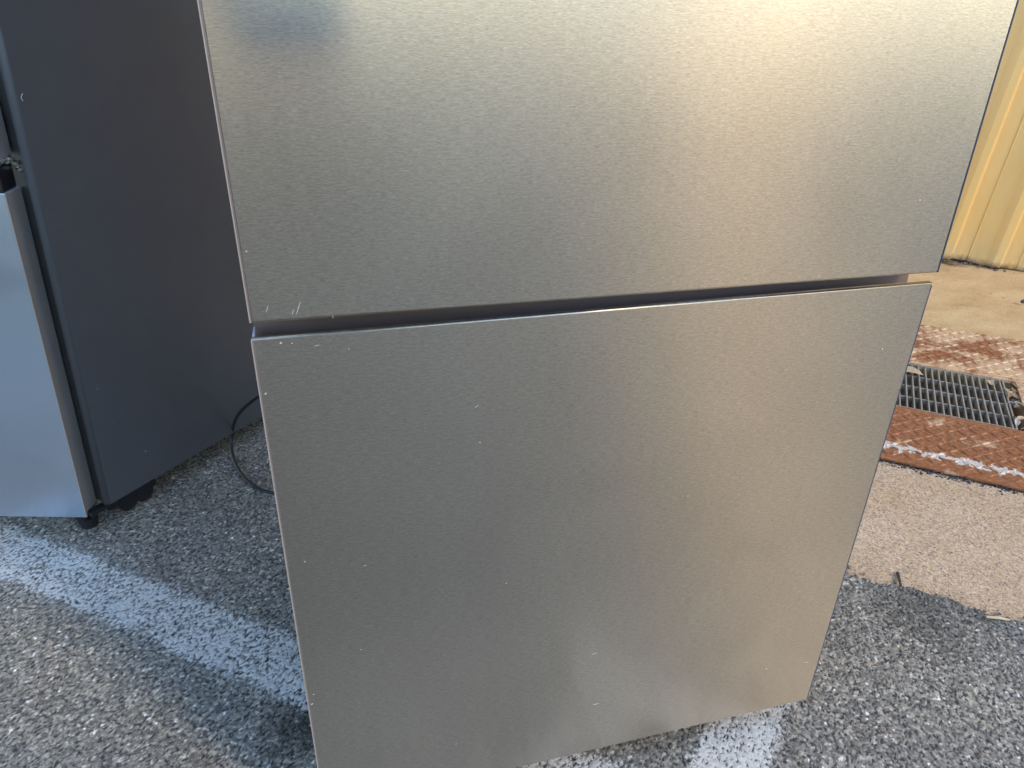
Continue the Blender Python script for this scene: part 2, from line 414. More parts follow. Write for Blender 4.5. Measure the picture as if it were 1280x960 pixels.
# crumbs of black debris and glassy grit along the plate's front edge
def grit(name, n_, f, mat, smin, smax, label, cat):
    bm = bmesh.new()
    for _ in range(n_):
        p = f(); s = random.uniform(smin, smax)
        M = Matrix.Translation(p) @ Matrix.Rotation(random.random() * 6.28, 4, 'Z') @ Matrix.Rotation(random.random() * 6.28, 4, 'X') @ Matrix.Diagonal((s * random.uniform(.7, 1.3), s * random.uniform(.6, 1.1), s * random.uniform(.5, .8), 1))
        r = bmesh.ops.create_icosphere(bm, subdivisions=1, radius=1, matrix=M)
        for v in r['verts']: v.co += Vector((random.gauss(0, 1), random.gauss(0, 1), random.gauss(0, 1))) * s * .16
    o = frombm(name, bm, mat)
    return tag(o, label, cat, kind='stuff')
M_grit = mat_simple('black_grit', (0.03, 0.032, 0.038), 0.35, var=.5)
M_grit2 = mat_simple('grey_grit', (0.19, 0.17, 0.14), 0.7, var=.5)
grit('black_grit', 1500, lambda: uv(random.uniform(-.3, 1.6), 1.838 + random.gauss(-0.004, .008), -.004 + random.uniform(-.004, .003)), M_grit, .0012, .0042,
     'black gritty debris packed along the front edge of the rusty plates', 'grit')
grit('loose_gravel', 700, lambda: (lambda u: uv(u, float(edge_v(np.array([u]))[0]) + random.gauss(-.018, .014), .0005))(random.uniform(-.2, 1.3)), M_grit2, .0015, .0046,
     'dark loose gravel crumbling off the asphalt edge beside the concrete', 'gravel')

# ------------------------------------------------------------------ tread plates
def rust_mat(name, bright, paint=None):
    n = N(name); co = n.coord()
    big = n.noise(6.5, 6, 0.62, co=co, dist=.4)
    f = n.noise(90, 5, 0.7, co=co)
    rust = n.ramp(f, [(0.25, (0.15, 0.05, 0.02)), (0.5, (0.31, 0.115, 0.045)), (0.75, (0.52, 0.24, 0.10))])
    pale = n.ramp(f, [(0.25, (0.44, 0.23, 0.11)), (0.5, (0.66, 0.42, 0.23)), (0.75, (0.78, 0.60, 0.40))])
    c = n.mix(n.ramp(big, [(bright, 0.0), (bright + 0.11, 1.0)]), rust, pale)
    if paint:
        yc = n.coord(rot=(0, 0, -UA)); sp = n.n('SeparateXYZ'); n.l(yc, sp.inputs[0])
        wob = n.math('MULTIPLY', n.math('SUBTRACT', n.noise(30, 4, .7, co=co), 0.5), 0.075)
        d = n.math('ABSOLUTE', n.math('SUBTRACT', n.math('ADD', sp.outputs[1], wob), paint))
        wear = n.math('MULTIPLY', n.noise(40, 4, .7, co=co), 0.036)
        gapn = n.math('MULTIPLY', n.ramp(n.noise(52, 3, .6, co=co), [(.40, 1.0), (.50, 0.0)]), 0.02)
        mk = n.math('MULTIPLY', n.math('SUBTRACT', n.math('SUBTRACT', wear, gapn), d), 320)
        cl = n.n('Clamp'); n.l(mk, cl.inputs[0])
        c = n.mix(cl.outputs[0], c, n.ramp(f, [(0.3, (0.48, 0.38, 0.29)), (0.6, (0.72, 0.63, 0.52))]))
    n.P(color=c, rough=n.ramp(f, [(0.3, 0.75), (0.7, 0.5)]), spec=0.4, metal=0.15, normal=n.bump(f, 0.5, 0.0012))
    return n.m
M_rust = rust_mat('brown_rust', 0.57, paint=1.918)
M_rust2 = rust_mat('orange_rust_worn', 0.45)
M_rust3 = rust_mat('worn_tread_tops', 0.53, paint=1.918)
M_rust4 = rust_mat('worn_tread_tops_pale', 0.42)
TP = 0.0062
def tread_plate(u0, u1, v0, v1, mat, mat2, label, seed):
    root = empty('tread_plate')
    tag(root, label, 'metal plate', 'rusty tread plates round the drain')
    rs = random.Random(seed)
    bm = bmesh.new()
    nu = max(2, int((u1 - u0) / .05)); g = {}
    for i in range(nu + 1):
        for j in range(5):
            u = u0 + (u1 - u0) * i / nu; v = v0 + (v1 - v0) * j / 4
            g[i, j] = bm.verts.new(uv(u, v, TP - 0.004 + (rs.random() - .5) * .0006))
    fs = [bm.faces.new((g[i, j], g[i + 1, j], g[i + 1, j + 1], g[i, j + 1])) for i in range(nu) for j in range(4)]
    r = bmesh.ops.extrude_face_region(bm, geom=fs)
    for e in r['geom']:
        if isinstance(e, bmesh.types.BMVert): e.co.z -= 0.006
    frombm('sheet', bm, mat, root)
    # raised lozenges, herringbone
    bm = bmesh.new(); P = 0.0275; Lh = 0.0168; Wh = 0.0040; hz = 0.0030
    a = int(u0 / P) - 1; 
    for i in range(a, int(u1 / P) + 2):
        for j in range(int(v0 / P) - 1, int(v1 / P) + 2):
            cu = (i + .5) * P; cv = (j + .5) * P
            if cu < u0 + .012 or cu > u1 - .012 or cv < v0 + .012 or cv > v1 - .012: continue
            s = 1 if (i + j) % 2 else -1
            ang = s * R_(45); dx, dy = math.cos(ang), math.sin(ang)
            base = [(-Lh, 0), (-Lh * .55, Wh), (Lh * .55, Wh), (Lh, 0), (Lh * .55, -Wh), (-Lh * .55, -Wh)]
            lo = [bm.verts.new(uv(cu + x * dx - y * dy, cv + x * dy + y * dx, TP - .0043)) for x, y in base]
            hi = [bm.verts.new(uv(cu + (x * dx - y * dy) * .62, cv + (x * dy + y * dx) * .62, TP - .0043 + hz)) for x, y in base]
            bm.faces.new(hi)
            for k in range(6): bm.faces.new((lo[k], lo[(k + 1) % 6], hi[(k + 1) % 6], hi[k]))
    tag(frombm('raised_tread', bm, mat2, root), kind='stuff')
    return root
tread_plate(-1.3, 2.6, 1.848, 2.168, M_rust, M_rust3, 'brown rusty tread plate in front of the drain grate, with a worn white painted stripe', 1)
tread_plate(-1.3, 2.6, 2.508, 2.886, M_rust2, M_rust4, 'orange rusty tread plate behind the drain grate, worn pale in patches', 2)
tread_plate(0.604, 2.6, 2.172, 2.504, M_rust2, M_rust4, 'orange rusty tread plate at the right end of the drain grate', 3)

# ------------------------------------------------------------------ drain grate
M_grate = mat_simple('dusty_galvanised_steel', (0.33, 0.29, 0.23), 0.6, 0.2, var=.25, bump=.4, bscale=400)
gr = empty('drain_grate', mat=YARD @ Matrix.Translation((0, 2.336, 0)))
tag(gr, 'grey galvanised steel drain grate set between the rusty tread plates', 'drain grate')
GT = 0.001; GU0, GU1 = -1.18, 0.560
pitch = 0.0190
bars = bmesh.new(); add_box(bars, -.0017, .0017, -.160, .160, GT - .028, GT)
bmesh.ops.recalc_face_normals(bars, faces=bars.faces)
bme = bpy.data.meshes.new('bar'); bars.to_mesh(bme); bars.free(); bme.materials.append(M_grate)
k = 0
while GU1 - k * pitch > GU0:
    o = link('bar', bme, None, gr); o.location = (GU1 - k * pitch + random.gauss(0, .0004), 0, random.gauss(0, .0004)); k += 1
cb = bmesh.new(); add_box(cb, GU0 - .004, GU1 + .004, -.0022, .0022, GT - .018, GT - .0035)
bmesh.ops.recalc_face_normals(cb, faces=cb.faces)
cme = bpy.data.meshes.new('cross_bar'); cb.to_mesh(cme); cb.free(); cme.materials.append(M_grate)
for v in (-.080, 0, .080):
    o = link('cross_bar', cme, None, gr); o.location = (0, v, 0)
for v in (-.1625, .1625):
    box('frame_bar', M_grate, gr, GU0 - .006, GU1 + .006, v - .002, v + .002, GT - .030, GT + .0005)
box('frame_bar', M_grate, gr, GU1 + .0065, GU1 + .0105, -.1645, .1645, GT - .030, GT + .0005)

# dry leaves caught in and beside the grate
M_leaf = [mat_simple('dry_leaf_tan', (0.52, 0.36, 0.21), 0.7, var=.2), mat_simple('dry_leaf_brown', (0.30, 0.17, 0.09), 0.7, var=.3), mat_simple('dry_leaf_grey', (0.40, 0.36, 0.30), 0.8, var=.2)]
def leaf(u, v, z, L, W, a, tilt, mat, label, group=None):
    bm = bmesh.new(); n_ = 6; L_, Rr, C_ = [], [], []
    for i in range(n_ + 1):
        t = i / n_; wv = W * math.sin(math.pi * min(1, t * .93 + .07)) ** .8 * .5; zc = .004 * math.sin(t * 3) + .003 * random.random()
        C_.append(bm.verts.new((t * L - L / 2, 0, zc))); L_.append(bm.verts.new((t * L - L / 2, wv, zc + wv * .5))); Rr.append(bm.verts.new((t * L - L / 2, -wv, zc + wv * .35)))
    for i in range(n_):
        bm.faces.new((C_[i], C_[i + 1], L_[i + 1], L_[i])); bm.faces.new((C_[i], Rr[i], Rr[i + 1], C_[i + 1]))
    r = bmesh.ops.extrude_face_region(bm, geom=bm.faces[:])
    for e in r['geom']:
        if isinstance(e, bmesh.types.BMVert): e.co.z -= .0004
    o = frombm('dry_leaf', bm, mat, None, False)
    o.matrix_world = Matrix.Translation(uv(u, v, z)) @ Matrix.Rotation(a + UA, 4, 'Z') @ Matrix.Rotation(tilt, 4, 'X')
    return tag(o, label, 'leaf', group)
leaf(.300, 2.42, .006, .085, .030, R_(-10), .2, M_leaf[0], 'long tan dry leaf lying on the left end of the grate beside the fridge door')
leaf(.530, 2.455, .005, .030, .018, R_(100), -.3, M_leaf[0], 'small tan dry leaf standing in the grate near its back right corner')
g_ = 'dry leaves packed in the gap at the end of the grate'
for i in range(26):
    leaf(random.uniform(.566, .600), random.uniform(2.19, 2.49), random.uniform(-.012, .003), random.uniform(.018, .045), random.uniform(.008, .018), random.uniform(0, 6.28), random.uniform(-.7, .7), M_leaf[i % 3],
         'small dry leaf packed among others in the gap at the right end of the grate', g_)
# twig on the asphalt edge
p0, p1 = gp(1233, 771, .006), gp(1262, 775, .005)
bm = bmesh.new(); add_cyl(bm, p0, (p0 + p1) / 2 + Vector((0, 0, .002)), .0022, .0030, 7); add_cyl(bm, (p0 + p1) / 2 + Vector((0, 0, .002)), p1, .0030, .0014, 7)
tag(frombm('wood_splinter', bm, mat_simple('pale_wood', (0.55, 0.42, 0.26), 0.8, var=.2)), 'pale wood splinter lying where the asphalt meets the concrete', 'splinter')
p0, p1 = gp(1122, 716, .001), gp(1126, 732, .004)
bm = bmesh.new(); add_cyl(bm, p0, p1, .0035, .0022, 7)
tag(frombm('black_twig', bm, M_grit), 'short black twig poking over the edge of the concrete', 'twig')
bm = bmesh.new(); c = gp(1279, 377, .01)
bmesh.ops.create_icosphere(bm, subdivisions=2, radius=.010, matrix=Matrix.Translation(c) @ Matrix.Diagonal((1.2, 1, .7, 1)))
for v in bm.verts: v.co += Vector((random.gauss(0, 1), random.gauss(0, 1), random.gauss(0, 1))) * .0012
tag(frombm('dark_stone', bm, M_grit), 'small black stone on the rusty concrete at the right edge', 'stone')

# ------------------------------------------------------------------ corrugated wall
UPG = -(RC @ Vector((-154, 1659, 925))).normalized()        # plumb line, the ground falls away from level by about four degrees
def wall_mat():
    n = N('cream_painted_sheet'); co = n.coord()
    sp = n.n('SeparateXYZ'); n.l(co, sp.inputs[0]); z = sp.outputs[2]
    f = n.noise(60, 5, .65, co=n.coord(scale=(1, 1, .25)))
    big = n.noise(5, 4, .6, co=n.coord(scale=(1, 1, .3)))
    c = n.mix(n.ramp(big, [(.3, 0.0), (.7, 1.0)]), (0.67, 0.39, 0.12), (0.78, 0.475, 0.17))
    st = n.ramp(f, [(0.36, 0.0), (0.62, 1.0)])
    h = n.math('MULTIPLY', z, -6.0); h = n.math('ADD', h, 1.05); cl = n.n('Clamp'); n.l(h, cl.inputs[0])
    c = n.mix(n.math('MULTIPLY', n.math('MULTIPLY', cl.outputs[0], st), .75), c, (0.50, 0.37, 0.20))
    h2 = n.math('ADD', n.math('MULTIPLY', z, -30.0), n.math('MULTIPLY', n.noise(38, 5, .75, co=co), 2.0)); cl2 = n.n('Clamp'); n.l(h2, cl2.inputs[0])
    c = n.mix(cl2.outputs[0], c, (0.12, 0.05, 0.025))
    sc_ = n.ramp(n.noise(28, 5, .75, co=co), [(0.64, 0.0), (0.69, 1.0)])
    c = n.mix(n.math('MULTIPLY', sc_, cl.outputs[0]), c, (0.20, 0.10, 0.05))
    n.P(color=c, rough=.38, spec=.5, normal=n.bump(n.noise(11, 3, .5, co=co), .12, .01))
    return n.m
M_wall = wall_mat()
wu0, wu1 = -5.0, 7.0
wb = (gp(1180, 327) + gp(1280, 338)) / 2
wdir = Vector((gp(1280, 338) - gp(1180, 327))).normalized()
wdir = (UU * .55 + wdir * .45).normalized()
zax = UPG; xax = (wdir - zax * wdir.dot(zax)).normalized(); yax = zax.cross(xax)
WM = Matrix((xax.to_4d(), yax.to_4d(), zax.to_4d(), (wb.x, wb.y, 0.0, 1))).transposed()
for r in range(3): WM[3][r] = 0
WM[3][3] = 1
wall = empty('corrugated_wall', mat=WM)
tag(wall, 'cream yellow corrugated sheet metal wall with a rusty bottom edge', 'wall')
def along(px, py_):      # wall-local x of a pixel on the bottom edge
    return (WM.inverted() @ gp(px, py_)).x
prof = []
x_rib = along(1248, 334)
PIT = 0.200
k0 = int((-4 - x_rib) / PIT)
for k in range(k0, k0 + 48):
    x = x_rib + k * PIT
    for dx, dy in ((-.062, 0), (-.060, -.001), (-.036, -.023), (-.034, -.024), (-.007, -.024), (-.005, -.0235), (.006, -.001), (.008, 0), (.063, .0045), (.065, .0045), (.0675, .000), (.071, .002), (.073, .0022)):
        prof.append((x + dx, dy))
bm = bmesh.new(); rs = random.Random(3); rows = []
zs = [0.006, 0.03, 0.08, 3.4]
for zi, z in enumerate(zs):
    row = []
    for (x, y) in prof:
        jz = 0
        row.append(bm.verts.new((x, y, z + jz)))
    rows.append(row)
for a, b in zip(rows[:-1], rows[1:]):
    for i in range(len(prof) - 1): bm.faces.new((a[i], a[i + 1], b[i + 1], b[i]))
for i, v in enumerate(rows[0]): v.co.z += (vnoise(np.array([v.co.x * 21 + 99]), np.array([1.5]), 12)[0] - .5) * .014
r = bmesh.ops.extrude_face_region(bm, geom=bm.faces[:])
for e in r['geom']:
    if isinstance(e, bmesh.types.BMVert): e.co.y += .0012
frombm('wall_sheet', bm, M_wall, wall)
box('wall_core', mat_simple('wall_core_dark', (0.05, 0.04, 0.035), .9), wall, -4, 4.2, .014, .16, -.05, 3.38)
# mortar and rust crumbs along the wall foot
wi = WM
bm = bmesh.new()
for i in range(420):
    x = random.uniform(-1.0, 1.4); y = random.gauss(-.012, .014) - .01; s = random.uniform(.003, .012)
    M = wi @ Matrix.Translation((x, y, .001)) @ Matrix.Rotation(random.random() * 6, 4, 'Z') @ Matrix.Diagonal((s, s * .7, s * .35, 1))
    r = bmesh.ops.create_icosphere(bm, subdivisions=1, radius=1, matrix=M)
    for v in r['verts']: v.co += Vector((random.gauss(0, 1), random.gauss(0, 1), random.gauss(0, 1))) * s * .15
tag(frombm('rust_flakes', bm, mat_simple('rust_crumb', (0.17, 0.10, 0.065), .9, var=.6)), 'brown rust flakes and crumbs along the foot of the cream wall', 'rust flakes', kind='stuff')

# ------------------------------------------------------------------ tall fridge in the middle
X0, X1 = -0.0627, 0.6874
Z0, Z1 = 0.045, H - 0.43245 * D
fr = empty('fridge', (X0 + .375, D, 0))
tag(fr, 'large brushed stainless steel fridge with two doors filling the middle of the view', 'fridge')
OX = X0 + .375
def L(x): return x - OX
def prism_x(name, prof_, x0, x1, mat, parent, bev=0.0, seg=3, tweak=None, uvm=True):
    bm = bmesh.new()
    a = [bm.verts.new((x0, y, z)) for y, z in prof_]; b = [bm.verts.new((x1, y, z)) for y, z in prof_]
    n_ = len(prof_)
    bm.faces.new(a); bm.faces.new(b[::-1])
    for i in range(n_): bm.faces.new((a[i], b[i], b[(i + 1) % n_], a[(i + 1) % n_]))
    bmesh.ops.recalc_face_normals(bm, faces=bm.faces)
    if bev:
        es = [e for e in bm.edges if all(v.co.y < 1e-6 for v in e.verts)]
        bmesh.ops.bevel(bm, geom=es, offset=bev, segments=seg, profile=.5, affect='EDGES')
    if tweak:
        for v in bm.verts: tweak(v)
    o = frombm(name, bm, mat, parent)
    for p in o.data.polygons:
        if p.area < .02: p.use_smooth = True
    if uvm: set_uv(o.data, lambda c: (c.x, c.z))
    return o
# lower door: steel skin with an open finger scoop along its top
lowp = [(0, Z0), (0, Z1), (.0065, Z1), (.0075, Z1 - .016), (.012, Z1 - .027), (.022, Z1 - .030), (.031, Z1 - .026), (.036, Z1 - .012), (.037, Z1 + .002), (.062, Z1 + .002), (.062, Z0)]
skin = [(0, Z0), (0, Z1), (.0065, Z1), (.0065, Z0)]
ld = prism_x('lower_door', skin, L(X0), L(X1), M_steel, fr, bev=.0013)
prism_x('door_core', [(.0068, Z0 + .001), (.0068, Z1 - .0005), (.0078, Z1 - .016), (.012, Z1 - .027), (.022, Z1 - .030), (.031, Z1 - .026), (.036, Z1 - .012), (.037, Z1 + .002), (.062, Z1 + .002), (.062, Z0 + .001)], L(X0) + .0008, L(X1) - .0008, M_scoop, ld, uvm=False)
box('end_cap', M_clear, ld, L(X0) + .0004, L(X0) + .0022, .0090, .0335, Z1 - .030, Z1 - .001)
# upper door
UZl, UZr = H - 0.4084 * D, H - 0.4150 * D
def tw(v):
    t = (v.co.x - L(X0)) / .75
    if v.co.z < 1.2: v.co.z += (UZr - UZl) * t
    v.co.x += .0014 - .0020 * (v.co.z - .76) / .3
ud = prism_x('upper_door', [(0, UZl), (0, 1.72), (.0065, 1.72), (.0065, UZl)], L(X0), L(X1) + .0018, M_steel, fr, bev=.0026, tweak=tw)
prism_x('door_core', [(.0068, UZl + .001), (.0068, 1.719), (.062, 1.719), (.062, UZl + .001)], L(X0) + .0008, L(X1) + .001, M_frame, ud, uvm=False, tweak=tw)
M_body = mat_simple('grey_fridge_cabinet', (0.09, 0.093, 0.10), .4, var=.05, bump=.1, bscale=250)
box('cabinet', M_body, fr, L(X0) + .006, L(X1) - .006, .074, .64, .035, 1.74, bev=.004)
box('door_gasket', M_rubber, fr, L(X0) + .02, L(X1) - .02, .0625, .0735, .06, 1.70)
for sx in (L(X0) + .05, L(X1) - .05):
    for sy in (.12, .58):
        bm = bmesh.new(); add_cyl(bm, (sx, sy, -.002), (sx, sy, .012), .022, .020, 18); add_cyl(bm, (sx, sy, .012), (sx, sy, .036), .008, .008, 10)
        frombm('foot', bm, M_black, fr)
for par, za, zb, sh in ((ld, Z0 + .001, Z1 - .0012, 0.0), (ud, UZl + .0005, 1.719, .0008)):  # added strips, coloured like the reflections in the rolled door edges
    for m_, xa, xb, ya in ((M_refl, -.0006, .0007, -.0002), (M_refl2, .00075, .0019, -.0004)):
        bm = bmesh.new(); add_box(bm, L(X0) + xa, L(X0) + xb, ya, .0060, za, zb, bev=.0003, seg=1)
        if sh:
            for v in bm.verts: v.co.x += .0014 - .0020 * (v.co.z - .76) / .3
        frombm('edge_reflection_strip', bm, m_, par)
    bm = bmesh.new(); add_box(bm, L(X1) - .0010, L(X1) + .0005, -.0003, .0060, za, zb - .002 * (sh == 0), bev=.0003, seg=1)
    if sh:
        for v in bm.verts: v.co.x += .0018 + .0014 - .0020 * (v.co.z - .76) / .3; v.co.z += (UZr - UZl) * (v.co.z < 1.2)
    frombm('edge_reflection_strip', bm, M_refl3, par)
# nicks, scratches and specks on the doors
def nick(px, py_, L_, W_, ang, mat=M_nick, name='scratch', parent=fr):
    r = ray(px, py_); t = D / r.y; p = r * t
    bm = bmesh.new(); n_ = 5
    top, bot = [], []
    for i in range(n_):
        s = i / (n_ - 1) - .5; wv = W_ * (1 - (2 * s) ** 2) * .5 + .00005
        x = s * L_; z = random.uniform(-.3, .3) * W_
        c, s_ = math.cos(ang), math.sin(ang)
        top.append(bm.verts.new((x * c - (z + wv) * s_, 0, x * s_ + (z + wv) * c))); bot.append(bm.verts.new((x * c - (z - wv) * s_, 0, x * s_ + (z - wv) * c)))
    for i in range(n_ - 1): bm.faces.new((bot[i], bot[i + 1], top[i + 1], top[i]))
    r = bmesh.ops.extrude_face_region(bm, geom=bm.faces[:])
    for e in r['geom']:
        if isinstance(e, bmesh.types.BMVert): e.co.y += .00022
    for v in bm.verts: v.co += Vector((p.x - OX, -.00017, p.z + H))
    return frombm(name, bm, mat, parent)
ang_ = R_(68)
for a in [(373, 385, .014, .0004, ang_), (366, 390, .006, .0003, ang_), (334, 386, .007, .0003, ang_), (416, 396, .003, .0004, R_(85)), (596, 508, .005, .0003, R_(25)), 
          (600, 553, .002, .0005, 0), (633, 729, .002, .0008, R_(60)), (745, 880, .010, .0005, 0), (456, 707, .003, .0005, 0), (743, 817, .008, .0004, R_(4)), (958, 836, .0018, .0016, 0),
          (1008, 828, .007, .0004, 0), (351, 429, .0022, .0018, 0), (365, 429, .0016, .0008, 0), (396, 432, .005, .0003, R_(15)), (436, 436, .001, .001, 0),
          (381, 702, .0018, .0014, 0), (390, 880, .0026, .0020, R_(80)), (392, 868, .0018, .0012, 0), (860, 620, .0012, .0008, 0), (1103, 436, .0014, .0014, 0),
          (308, 314, .0016, .0010, 0), (1150, 250, .001, .001, 0), (570, 930, .0014, .0012, 0), (600, 845, .0012, .0008, 0), (332, 492, .002, .002, 0), (451, 812, .0013, .0011, 0), ]:
    nick(*a)

# ------------------------------------------------------------------ dark fridge at the left
def pn(p, q): return ray(*p).cross(ray(*q)).normalized()
sdir = UPG.cross(pn((138, 630), (327, 520))).normalized()
if sdir.y < 0: sdir = -sdir
fdir = UPG.cross(pn((0, 646), (108, 647.5))).normalized()
if fdir.x < 0: fdir = -fdir
C0 = gp(138.5, 630, .055)                 # front bottom corner of the side panel
D0 = gp(108, 647, .048)                   # front bottom corner of the door
def frame(o, x, z):
    y = z.cross(x).normalized()
    M = Matrix((x.to_4d(), y.to_4d(), z.to_4d(), (o.x, o.y, o.z, 1))).transposed()
    for r in range(3): M[3][r] = 0
    M[3][3] = 1
    return M
LM = frame(C0, UPG.cross(sdir).normalized() * -1, UPG)   # x runs to the right, y back along the side
lf = empty('fridge', mat=LM)
tag(lf, 'dark grey fridge standing behind on the left, its lower door ajar and coloured the blue of reflected sky', 'fridge')
print('left fridge angle side', math.degrees(math.atan2(sdir.y, sdir.x)), 'front', math.degrees(math.atan2(fdir.y, fdir.x)), 'C0', C0, 'D0', D0)
CABH = 1.62
# cabinet with a rounded front return on its right side
bm = bmesh.new()
prof2 = [(0, .0), (-.003, -.005), (-.009, -.009), (-.014, -.008), (-.018, -.004), (-.54, -.004), (-.54, .60), (-.003, .60), (0, .597)]
a = [bm.verts.new((x, y, 0)) for x, y in prof2]; b = [bm.verts.new((x, y, CABH)) for x, y in prof2]
bm.faces.new(a); bm.faces.new(b[::-1])
for i in range(len(prof2)): bm.faces.new((a[i], a[(i + 1) % len(prof2)], b[(i + 1) % len(prof2)], b[i]))
cab = frombm('cabinet', bm, M_side, lf)
for i, p in enumerate(cab.data.polygons):
    if 1 < i < 7: p.use_smooth = True
# doors, turned to the angle at which the lower one hangs open
DM = LM.inverted() @ frame(D0, fdir, UPG)
def solve_h(px, py_):    # height along the plumb line above D0 where it passes nearest the pixel row
    best = None
    for i in range(2000):
        h = i * .001; q = D0 + UPG * h - Vector((0, 0, H)); c = RC.transposed() @ q
        yy = 480 + 925 * c.y / c.z
        if best is None or abs(yy - py_) < best[0]: best = (abs(yy - py_), h, 640 + 925 * c.x / c.z)
    return best
b_ = solve_h(0, 242); LH = b_[1]; print('lower door height', b_)
def door(name, z0, z1, mat):
    bm = bmesh.new(); add_box(bm, -.55, 0, 0, .004, z0, z1, bev=.0012, seg=2)
    o = frombm(name, bm, mat, lf); o.matrix_local = DM
    set_uv(o.data, lambda c: (c.x, c.z)); return o
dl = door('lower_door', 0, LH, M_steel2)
box('door_core', M_doorside, dl, -.549, -.0006, .0042, .055, .0008, LH - .001, bev=.002)
box('edge_reflection_strip', M_refl, dl, -.0004, .0014, -.0003, .0040, .0005, LH - .0005, bev=.0004, seg=1)  # added strip that paints the highlight on the front edge
box('door_gasket', M_rubber, dl, -.540, -.008, .0523, .062, .004, LH - .008, bev=.003)
box('top_trim', M_black, dl, -.549, -.004, .005, .050, LH - .0005, LH + .040, bev=.002)
U0 = LH + .050
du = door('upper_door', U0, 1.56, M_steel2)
box('edge_reflection_strip', M_refl, du, -.0004, .0014, -.0003, .0040, U0 + .0005, 1.559, bev=.0004, seg=1)  # same painted edge highlight on the upper door
box('door_core', M_doorside, du, -.549, -.0006, .0042, .052, U0 + .0008, 1.559, bev=.002)
box('door_gasket', M_rubber, du, -.540, -.008, .0523, .062, U0 + .004, 1.55, bev=.003)
# hinge between the doors
hg = empty('hinge'); hg.parent = lf; hg.matrix_local = DM
bm = bmesh.new()
add_box(bm, -.10, -.004, .016, .046, LH + .0415, LH + .0445, bev=.0008, seg=1)
frombm('hinge_plate', bm, M_zinc, hg)
bm = bmesh.new(); rs = random.Random(5)
for i in range(6):
    add_cyl(bm, (-.085 + i * .014, .010, LH + .0445), (-.085 + i * .014, .010, LH + .0490), .005, .004, 8)
for (x, y, z, r) in ((.001, .038, LH + .049, .0075), (.004, .046, LH + .040, .007), (.006, .052, LH + .029, .0085), (.000, .030, LH + .044, .005)):
    bmesh.ops.create_icosphere(bm, subdivisions=1, radius=r, matrix=Matrix.Translation((x, y, z)) @ Matrix.Diagonal((1, 1, .7, 1)))
frombm('hinge_screw', bm, M_zinc, hg)
# foot, bracket and roller under the front corner
ft = gp(109, 661, 0); ftc = LM.inverted() @ Vector((ft.x - .002, ft.y + .018, 0))
def W2L(p): return LM.inverted() @ p
c = Vector((ft.x + .002, ft.y + .014, 0))
bm = bmesh.new()
add_cyl(bm, W2L(c + Vector((0, 0, -.001))), W2L(c + Vector((0, 0, .016))), .0175, .0175, 20)
add_cyl(bm, W2L(c + Vector((0, 0, .016))), W2L(c + Vector((0, 0, .024))), .021, .021, 20)
add_cyl(bm, W2L(c + Vector((0, 0, .024))), W2L(c + Vector((0, 0, .046))), .006, .006, 10)
frombm('foot', bm, M_black, lf)
bm = bmesh.new(); add_box(bm, -.022, -.004, -.042, .10, -.010, .0, bev=.002); add_box(bm, -.03, -.010, .0, .12, -.026, -.010, bev=.003)
frombm('hinge_bracket', bm, M_black, lf)
for yy in (.045, .085):
    bm = bmesh.new(); add_cyl(bm, (-.034, yy, -.027), (-.008, yy, -.027), .022, .022, 18)
    frombm('roller', bm, M_black, lf)
for xx in (-.05, -.49):
    bm = bmesh.new(); add_cyl(bm, (xx, .54, -.075), (xx, .54, 0), .018, .018, 14); frombm('foot', bm, M_black, lf)
bm = bmesh.new(); add_cyl(bm, (-.49, .05, -.055), (-.49, .05, 0), .018, .018, 14); frombm('foot', bm, M_black, lf)
# little curved scuff and specks on the side panel
def on_side(px, py_):
    n_ = -UPG.cross(sdir); r = ray(px, py_); o_ = Vector((0, 0, H)); t = (C0 - o_).dot(n_) / r.dot(n_)
    return LM.inverted() @ (o_ + r * t)
pts = [on_side(*p) + Vector((.0008, 0, 0)) for p in ((28, 117), (25.5, 120), (25.5, 123), (28.5, 126))]
tube('scuff', pts, .0006, M_nick, lf)
for px, py_, r in ((122, 486, .0012), (182, 564, .0016), (148, 528, .0018), (229, 553, .001), (296, 430, .0008)):
    q = on_side(px, py_); bm = bmesh.new()
    bmesh.ops.create_icosphere(bm, subdivisions=1, radius=r, matrix=Matrix.Translation(q) @ Matrix.Diagonal((.3, 1, 1, 1)))
    frombm('paint_speck', bm, M_nick if px in (122, 182) else M_black, lf)

# ------------------------------------------------------------------ power cord
pts = [py(420, 470, 1.36), py(370, 478, 1.45), py(335, 488, 1.56), py(312, 503, 1.62), py(294, 520, 1.66)]
g0 = [gp(289, 545, .03), gp(289, 568, .006), gp(298, 588, .0045), gp(310, 602, .0045), gp(326, 613, .0045), gp(345, 618, .0045), gp(380, 622, .0045), gp(430, 600, .0045)]
tag(tube('power_cord', pts + g0, .0040, M_cord), 'black power cord looping over the asphalt behind the brushed steel fridge', 'power cord')

